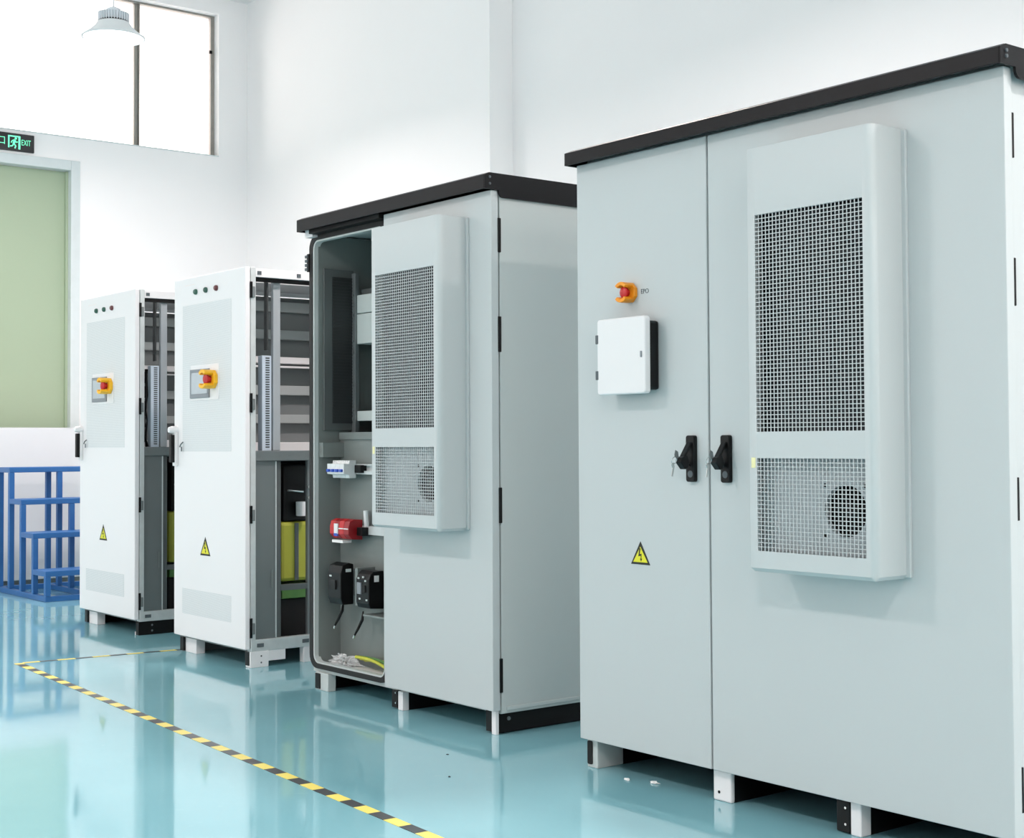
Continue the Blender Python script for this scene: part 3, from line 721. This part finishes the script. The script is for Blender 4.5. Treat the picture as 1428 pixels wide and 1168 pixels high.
# feet
ft = B(-6.205, -6.085, 3.655, 3.70, 0.0, 0.086).build('foot_channel', 'greyside', mid, bevel=0.003)
B(-6.20, -6.155, 3.650, 3.657, 0.006, 0.08).build('foot_cover', 'blackplastic', ft, bevel=0.002)
ft = B(-5.475, -5.438, 3.655, 3.69, 0.0, 0.0845).build('foot_channel', 'white', mid, bevel=0.003)
B(-5.473, -5.44, 3.69, 4.4, 0.0, 0.0845).build('plinth', 'black', mid)  # channel behind the foot, underside shade put into its black
fc_ = B(-5.522, -5.476, 3.652, 3.70, 0.008, 0.0845).build('foot_cover', 'blackplastic', ft, bevel=0.002)
for z in (0.03, 0.075): MB().lathe([(0.0,-0.003),(0.004,-0.003),(0.004,0.001)], (-5.488, 3.652, z), 8, 'y').build('screw', 'chrome', ft)
ft = B(-4.770, -4.742, 3.648, 3.665, 0.0, 0.1).build('foot_channel', 'white', mid, bevel=0.002)
B(-4.812, -4.771, 3.650, 3.70, 0.008, 0.1).build('foot_cover', 'blackplastic', ft, bevel=0.002)
pln = B(-4.80, -4.748, 3.665, 4.58, 0.004, 0.088).build('plinth', 'black', mid)
MB().lathe([(0.009, 0.0), (0.008, 0.005), (0, 0.005)], (-4.748, 3.72, 0.06), 10, 'x').build('bolt', 'galvd', pln)
B(-6.2, -6.14, 3.70, 4.58, 0.004, 0.086).build('plinth', 'black', mid)
B(-6.14, -4.80, 4.5, 4.55, 0.004, 0.086).build('plinth', 'black', mid)
tag(mid, 'grey cabinet with black roof standing open on its left side, breakers inside', 'cabinet', 'row of electrical cabinets')

# loose things inside the open cabinet
def crumple(c, sx, sy, sz, seed, name, mat, n=2, amp=0.5):
    bm = bmesh.new(); bmesh.ops.create_icosphere(bm, subdivisions=n, radius=1)
    for v in bm.verts:
        d = v.co.normalized()
        k = 1 + amp*mnoise.noise(d*2.3 + Vector((seed, 0, 0))) + amp*0.6*mnoise.noise(d*6 + Vector((0, seed, 0)))
        z = d.z*k*sz
        v.co = Vector((d.x*k*sx, d.y*k*sy, max(z, -sz*0.55)))
    zmin = min(v.co.z for v in bm.verts)
    for v in bm.verts: v.co.z -= zmin
    me = bpy.data.meshes.new(name); bm.to_mesh(me); bm.free(); me.materials.append(M[mat])
    o = bpy.data.objects.new(name, me); COL.objects.link(o); o.location = c
    ORIGIN[o.name] = c
    return o
o = crumple((-6.075, 3.738, 0.1240), 0.085, 0.034, 0.027, 3.1, 'plastic_wrap', 'film', 5, 1.0)
tag(o, 'crumpled clear plastic wrap on the floor of the open cabinet', 'plastic wrap')
def cable_coil():
    r = empty('earth_cable', (-5.80, 3.72, 0.1225))
    for k in range(5):
        pts = []
        for q in range(9):
            t = q/8
            pts.append((-5.95+0.40*t, 3.782-0.013*k-0.03*t*(k % 3), 0.134+0.004*(k % 2)+0.045*(1-t)*(0.5+0.12*k)+0.02*math.sin(math.pi*t)))
        MB().tube(pts, 0.0075, 8).build('cable_strand', 'cableyg' if k not in (1, 3) else 'green', r)
    return r
tag(cable_coil(), 'yellow and green earth cables lying in the bottom of the open cabinet', 'cable')
pb = MB().prism([(-5.96, 3.692), (-5.66, 3.692), (-5.64, 3.712), (-5.95, 3.715)], 'z', 0.1235, 0.127).build('paper_sheet', 'paper', org=(-5.8, 3.70, 0.1225))
B(-5.70, -5.67, 3.693, 3.711, 0.1268, 0.1276).build('yellow_tag', 'tapeyellow', pb)
tag(pb, 'flat white paper sheet with yellow tag by the open cabinet sill', 'paper')

# ------------------------------------------------------------------ white cabinets with open sides
def white_cabinet(x0, x1, yf, zt, dz, label, white_feet):
    root = empty('white_cabinet', ((x0+x1)/2, yf+0.4, 0))
    dep = 1.06; yk = yf+dep; z0 = 0.10
    d = B(x0, x1-0.004, yf, yf+0.03, z0, zt).build('door', 'white', root, bevel=0.004)
    # perforated fields
    pw0, pw1 = x0+0.113, x1-0.165
    B(pw0, pw1, yf-0.001, yf+0.002, 1.165+dz, 2.007+dz).build('perforated_panel', 'perf', d)
    B(pw0, pw1, yf-0.001, yf+0.002, 0.232, 0.376).build('perforated_panel', 'perf', d)
    # operator panel
    hx = x0+0.226
    pnl = B(hx-0.005, hx+0.345, yf-0.004, yf, 1.455+dz, 1.655+dz).build('operator_panel', 'white', root, bevel=0.001)
    B(hx, hx+0.24, yf-0.012, yf-0.003, 1.468+dz, 1.632+dz).build('screen_bezel', 'bezel', pnl, bevel=0.003)
    B(hx+0.026, hx+0.222, yf-0.0135, yf-0.011, 1.492+dz, 1.612+dz).build('touch_screen', 'screen', pnl)
    push_button(root, hx+0.288, 1.568+dz, yf-0.004, 1.45, 'yellowshroud', 'yellowshroud')
    for k, mt in enumerate(('led_green', 'led_green', 'led_red')):
        MB().lathe([(0.016, 0.0), (0.016, -0.010), (0.011, -0.016), (0.0, -0.017)], (x0+0.286+0.128*k, yf, 2.078+dz), 16, 'y').build('indicator_lamp', mt, root, smooth=True)
    warning_label(root, x0+0.405, 0.578, yf, 0.125, 0.105)
    # faint maker's mark
    text_mesh('faint_lettering', '————', 0.03, 'paleink', (x0+0.14, yf-0.0003, 2.125+dz), ROT_FRONT, root)
    # handle
    hb = B(x0+0.02, x0+0.055, yf-0.022, yf, 1.08+dz, 1.275+dz).build('door_handle', 'white', root, bevel=0.004)
    B(x0+0.022, x0+0.053, yf-0.045, yf-0.021, 1.10+dz, 1.262+dz).build('grip', 'blackplastic', hb, bevel=0.004)
    MB().lathe([(0.0, -0.055), (0.016, -0.052), (0.022, -0.035), (0.022, 0.0)], (x0+0.036, yf, 1.29+dz), 16, 'y').build('lock_knob', 'white', hb, smooth=True)
    kx = x0+0.125
    MB().tube([(kx, yf-0.005, 1.218+dz), (kx+0.004, yf-0.02, 1.205+dz), (kx-0.006, yf-0.022, 1.19+dz)], 0.004, 6).build('key', 'galvd', hb)
    B(kx-0.012, kx-0.002, yf-0.012, yf-0.009, 1.165+dz, 1.192+dz).build('key', 'greyink', hb)
    # frame
    xr = x1
    hinges(root, xr-0.004, xr+0.002, yf+0.026, yf+0.042, ((1.997+dz, 2.086+dz), (1.375+dz, 1.48+dz), (0.776, 0.872), (0.16, 0.267)))
    post = B(xr-0.045, xr-0.004, yf+0.034, yf+0.064, z0, zt).build('corner_post', 'galv', root, bevel=0.002)
    for z in (2.03+dz, 1.42+dz, 0.82, 0.21):
        B(xr-0.006, xr+0.006, yf+0.040, yf+0.056, z-0.03, z+0.03).build('hinge_pin', 'galvd', post, bevel=0.003)
    B(x0+0.004, x0+0.045, yf+0.034, yf+0.064, z0, zt).build('corner_post', 'galv', root, bevel=0.002)
    B(xr-0.045, xr-0.004, yk-0.04, yk, z0, zt).build('corner_post', 'galv', root, bevel=0.002)
    B(x0+0.004, x0+0.045, yk-0.04, yk, z0, zt).build('corner_post', 'galv', root, bevel=0.002)
    tr = B(xr-0.04, xr-0.004, yf+0.064, yk-0.04, zt-0.052, zt-0.006).build('top_rail', 'white', root, bevel=0.002)
    for yq in (yf+0.085, yf+0.33): B(xr-0.006, xr-0.001, yq-0.012, yq+0.012, zt-0.04, zt-0.02).build('bolt_slot', 'greyink', tr)
    B(x0+0.045, xr-0.045, yf+0.034, yf+0.064, zt-0.052, zt-0.006).build('top_rail', 'white', root, bevel=0.002)
    B(x0+0.045, xr-0.045, yk-0.04, yk-0.006, zt-0.052, zt-0.006).build('top_rail', 'white', root, bevel=0.002)
    B(x0+0.004, x0+0.04, yf+0.064, yk-0.04, zt-0.052, zt-0.006).build('top_rail', 'white', root, bevel=0.002)
    B(x0+0.042, xr-0.42, yf+0.066, yk-0.042, zt-0.030, zt-0.022).build('shade_panel', 'white', root)  # partial top out of view, added to shade the far inner side
    B(xr-0.040, xr-0.02, yf+0.07, yk-0.04, zt-0.075, zt-0.052).build('wiring_strip', 'blackplastic', root)
    br = B(xr-0.045, xr-0.002, yf+0.034, yk, 0.085, 0.148).build('bottom_rail', 'galv', root, bevel=0.003)
    for yq in (yf+0.09, yf+0.37): B(xr-0.004, xr+0.002, yq-0.02, yq+0.02, 0.108, 0.128).build('bolt_slot', 'greyink', br)
    B(x0+0.004, xr-0.045, yf+0.034, yk, 0.085, 0.12).build('base_panel', 'galvd', root)
    mr = B(xr-0.05, xr-0.004, yf+0.064, yk-0.04, 1.113+dz, 1.168+dz).build('middle_rail', 'galvd', root, bevel=0.002)
    for q in range(6): MB().lathe([(0.005, 0.001), (0.005, -0.001), (0, -0.001)], (xr-0.0045, yf+0.09+0.06*q, 1.14+dz), 8, 'x').build('bolt_hole', 'vent', mr)
    B(x0+0.05, xr-0.05, yf+0.064, yk-0.04, 1.12+dz, 1.13+dz).build('deck_plate', 'galvd', root)
    # far inner side with racking rails
    sx = x0+0.03
    B(sx-0.01, sx, yf+0.07, yk-0.04, 0.12, zt-0.06).build('far_side_panel', 'racking', root)
    B(x0+0.04, xr-0.05, yk-0.05, yk-0.04, 0.12, zt-0.06).build('back_panel', 'racking', root)
    for (za, zb) in ((2.013, 2.075), (1.845, 1.902), (1.504, 1.562), (1.332, 1.385)):
        B(sx, sx+0.05, yf+0.10, yk-0.06, za+dz, zb+dz).build('rack_rail', 'rackrail', root, bevel=0.003)
    sh = B(sx, sx+0.09, yf+0.10, yk-0.06, 1.695+dz, 1.734+dz).build('shelf', 'white', root, bevel=0.003)
    B(sx+0.07, sx+0.095, yf+0.10, yk-0.06, 1.668+dz, 1.680+dz).build('shelf_edge', 'white', sh, bevel=0.002)
    B(sx, sx+0.28, yf+0.33, yk-0.06, 1.155+dz, 1.215+dz).build('white_terminal_box', 'white', root, bevel=0.004)
    # steel upright and slotted wiring duct
    up = B(xr-0.075, xr-0.045, yf+0.193, yf+0.238, 1.168+dz, zt-0.052).build('upright', 'upright', root, bevel=0.004)
    B(xr-0.072, xr-0.04, yf+0.150, yf+0.160, 1.72+dz, zt-0.052).build('upright_flange', 'vent', up)
    dct = B(xr-0.10, xr-0.052, yf+0.128, yf+0.186, 1.168+dz, 1.69+dz).build('wiring_duct', 'duct', root, bevel=0.002)
    for q in range(38):
        z = 1.185 + dz + q*0.0132
        B(xr-0.053, xr-0.0505, yf+0.149, yf+0.173, z, z+0.0062).build('duct_slot', 'vent', dct)
    wl = MB(); rnd = random.Random(int(abs(x0)*100))
    for q in range(9):
        yy = yf+0.075+0.045*rnd.random(); xx = xr-0.10-0.10*rnd.random()
        pts = [(xx+0.02*rnd.uniform(-1, 1), yy+0.012*rnd.uniform(-1, 1), 1.17+dz+0.5*w/6) for w in range(7)]
        wl.tube(pts, 0.007, 6)
    wl.build('wiring_loom', 'blackplastic', root)
    for q in range(5):
        z = 1.20+dz+0.095*q
        tb = B(xr-0.20, xr-0.12, yf+0.07, yf+0.125, z, z+0.075).build('terminal_block', 'blackplastic', root, bevel=0.003)
        B(xr-0.121, xr-0.118, yf+0.09, yf+0.105, z+0.03, z+0.045).build('marker', 'greyink', tb)
    # lower bay: closed panel, partition and transformer
    lp = B(xr-0.03, xr-0.018, yf+0.066, yf+0.196, 0.148, 1.113+dz).build('lower_panel', 'galvd', root, bevel=0.002)
    B(xr-0.018, xr-0.012, yf+0.165, yf+0.172, 0.42, 0.52).build('pull_slot', 'interior', lp)
    B(xr-0.018, xr-0.013, yf+0.19, yf+0.196, 0.15, 1.11+dz).build('panel_edge', 'galv', lp)
    B(xr-0.06, xr-0.03, yf+0.205, yf+0.232, 0.148, 1.113+dz).build('divider_post', 'interiord', root, bevel=0.002)
    B(xr-0.055, xr-0.03, yf+0.40, yf+0.42, 0.148, 1.113+dz).build('divider_post', 'galvd', root, bevel=0.002)
    B(xr-0.06, xr-0.03, yf+0.232, yf+0.40, 0.40, 0.432).build('divider_rail', 'interiord', root, bevel=0.002)
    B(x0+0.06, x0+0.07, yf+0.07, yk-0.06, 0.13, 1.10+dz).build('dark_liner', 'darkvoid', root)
    tf = B(xr-0.48, xr-0.15, yf+0.30, yf+0.62, 0.435, 0.767).build('transformer_coil', 'olive', root, bevel=0.02)
    B(xr-0.149, xr-0.146, yf+0.385, yf+0.41, 0.44, 0.76).build('coil_band', 'interiord', tf)
    B(xr-0.50, xr-0.14, yf+0.30, yf+0.62, 0.34, 0.395).build('insulation_block', 'green', root, bevel=0.005)
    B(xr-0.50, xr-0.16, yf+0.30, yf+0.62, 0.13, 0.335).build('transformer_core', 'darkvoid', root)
    B(xr-0.50, xr-0.16, yf+0.32, yf+0.62, 0.77, 1.09+dz).build('contactor', 'blackplastic', root, bevel=0.01)
    MB().tube([(xr-0.13, yf+0.415, 0.80), (xr-0.13, yf+0.415, 0.88)], 0.028, 14).build('capacitor', 'white', root)
    MB().tube([(xr-0.13, yf+0.33, 0.945), (xr-0.13, yf+0.43, 0.935)], 0.006, 8).build('bus_bar', 'chrome', root)
    for z in (0.905, 0.965): MB().lathe([(0.0, 0.01), (0.009, 0.01), (0.009, 0.0)], (xr-0.03, yf+0.405, z), 8, 'x').build('bolt', 'chrome', root)
    # feet
    if white_feet:
        f = B(xr-0.055, xr+0.0, yf+0.03, yf+0.14, 0.0, 0.086).build('foot', 'white', root, bevel=0.002)
        for (yq, z) in ((yf+0.095, 0.025), (yf+0.095, 0.06)): MB().lathe([(0.005, -0.001), (0.005, 0.001), (0, 0.001)], (xr, yq, z), 8, 'x').build('bolt_hole', 'greyink', f)
        B(xr-0.053, xr-0.012, yf+0.026, yf+0.032, 0.012, 0.086).build('foot_cover', 'blackplastic', f)
        MB().prism([(yf+0.14, 0.03), (yf+0.245, 0.03), (yf+0.245, 0.086), (yf+0.14, 0.086)], 'x', xr-0.045, xr-0.004).build('foot_gusset', 'white', f)
        B(xr-0.05, xr-0.004, yf+0.36, yf+0.60, 0.0, 0.086).build('foot', 'white', root, bevel=0.002)
    else:
        f = B(xr-0.05, xr-0.006, yf+0.03, yk-0.02, 0.0, 0.084).build('plinth', 'black', root, bevel=0.002)
        for z in (0.025, 0.06): MB().lathe([(0.007, -0.001), (0.006, 0.003), (0, 0.003)], (xr-0.006, yf+0.12, z), 8, 'x').build('bolt', 'galvd', f)
        B(xr-0.06, xr-0.052, yf+0.028, yf+0.05, 0.0, 0.02).build('levelling_foot', 'white', f)
    f = B(x0+0.06, x0+0.20, yf+0.045, yf+0.10, 0.0, 0.086).build('foot', 'white', root, bevel=0.002)
    B(x0+0.02, x0+0.062, yf+0.03, yf+0.09, 0.006, 0.086).build('foot_cover', 'blackplastic', f)
    B(x0+0.03, x0+0.1, yf+0.10, yk, 0.0, 0.086).build('plinth', 'black' if not white_feet else 'galvd', root)
    B(x0+0.1, xr-0.06, yk-0.1, yk-0.05, 0.0, 0.086).build('plinth', 'galvd', root)
    tag(root, label, 'cabinet', 'row of electrical cabinets')
    return root
white_cabinet(-7.878, -6.996, 3.69, 2.166, 0.0, 'white open-sided cabinet with touch screen standing next to the open grey cabinet', True)
white_cabinet(-9.556, -8.650, 3.785, 2.194, 0.022, 'white open-sided cabinet with touch screen at the far end beside the blue steps', False)

# ------------------------------------------------------------------ blue steps
def steps():
    r = empty('step_stand', (-11.5, 4.45, 0))
    t = 0.042
    ya, ym, yb = 4.07, 4.47, 4.86
    lv = [(-10.955, 0.235), (-11.225, 0.515), (-11.495, 0.772), (-11.765, 1.026)]
    back = -12.06
    for y in (ya, ym, yb):
        B(back, lv[0][0], y, y+t, 0.0, t).build('base_rail', 'stair', r, bevel=0.004)
        for (x, z) in lv:
            B(x-t, x, y, y+t, t, z-t).build('post', 'stair', r, bevel=0.004)
        B(back, back+t, y, y+t, t, lv[3][1]-t).build('post', 'stair', r, bevel=0.004)
    B(lv[0][0]-t, lv[0][0], ya+t, yb, 0.0, t).build('base_rail', 'stair', r, bevel=0.004)
    B(back, back+t, ya+t, yb, 0.0, t).build('base_rail', 'stair', r, bevel=0.004)
    for k, (x, z) in enumerate(lv):
        xb = lv[k+1][0] if k < 3 else back
        tr = MB().ring([(xb-0.005, ya), (x, ya), (x, yb+t), (xb-0.005, yb+t)], [(xb+t, ya+t), (x-t, ya+t), (x-t, yb), (xb+t, yb)], 'z', z-t, z).build('tread', 'stair', r, bevel=0.004)
        B(xb+t-0.006, x-t+0.006, ya+t-0.006, yb+0.006, z-0.007, z-0.002).build('tread_plate', 'stair', tr)
    tag(r, 'blue painted steel step stand with four treads beside the far white cabinet', 'steps')
steps()

# ------------------------------------------------------------------ white box unit behind the steps
wb_ = empty('white_chest', (-12.7, 4.3, 0))
B(-13.02, -12.36, 2.6, 5.75, 0.05, 1.354).build('chest_body', 'door_in', wb_, bevel=0.006)
B(-13.02, -12.36, 2.6, 5.75, 1.354, 1.360).build('chest_lid', 'door_in', wb_, bevel=0.002)
B(-12.98, -12.40, 2.7, 5.65, 0.0, 0.05).build('chest_plinth', 'galvd', wb_)
tag(wb_, 'long white waist-high box unit standing behind the blue steps', 'box unit')

# ------------------------------------------------------------------ floor tape
def tape(p0, p1, w, seg, first, label, name='hazard_tape'):
    a, b = Vector(p0), Vector(p1); d = (b-a); L = d.length; d /= L; n = Vector((-d.y, d.x))*w/2
    r = empty(name, (a.x, a.y, 0)); t = 0.0; k = 0
    while t < L-0.001:
        s = first if k == 0 else seg
        e = min(t+s, L); sk = 0.004*math.sin(k*2.1)
        P, Q = a+d*t, a+d*e
        q = [(P-n), (Q-n), (Q+n), (P+n)]
        MB().prism([(v.x, v.y) for v in q], 'z', 0.0004, 0.0014).build('yellow_band' if k % 2 == 0 else 'black_band', 'tapeyellow' if k % 2 == 0 else 'tapeblack', r)
        t = e; k += 1
    tag(r, label, 'floor tape', 'hazard tape on the floor')
tape((-7.985, 2.815), (-1.0, 2.40), 0.046, 0.0985, 0.05, 'long yellow and black hazard tape running along the floor before the cabinets')
tape((-7.985, 2.842), (-7.83, 4.5), 0.034, 0.0985, 0.09, 'short yellow and black hazard tape running under the second white cabinet')

# ------------------------------------------------------------------ litter on the floor
def scrap(x, y, s, seed, name, mat, label, cat, group):
    o = crumple((x, y, 0.0005), s, s*0.6, s*0.3, seed, name, mat, 2, 0.8)
    tag(o, label, cat, group)
scrap(-3.815, 3.525, 0.014, 1.3, 'plastic_scrap', 'paper', 'small white plastic scrap on the floor nearer the left foot of the largest cabinet', 'scrap', 'plastic scraps')
scrap(-3.715, 3.563, 0.017, 4.2, 'plastic_scrap', 'paper', 'small white plastic scrap on the floor farther right under the largest cabinet', 'scrap', 'plastic scraps')
scrap(-4.258, 3.064, 0.006, 2.2, 'dirt_speck', 'speck', 'tiny dark speck on the floor nearer the camera', 'speck', 'dark specks on the floor')
scrap(-4.565, 3.276, 0.006, 6.2, 'dirt_speck', 'speck', 'tiny dark speck on the floor nearer the open grey cabinet', 'speck', 'dark specks on the floor')
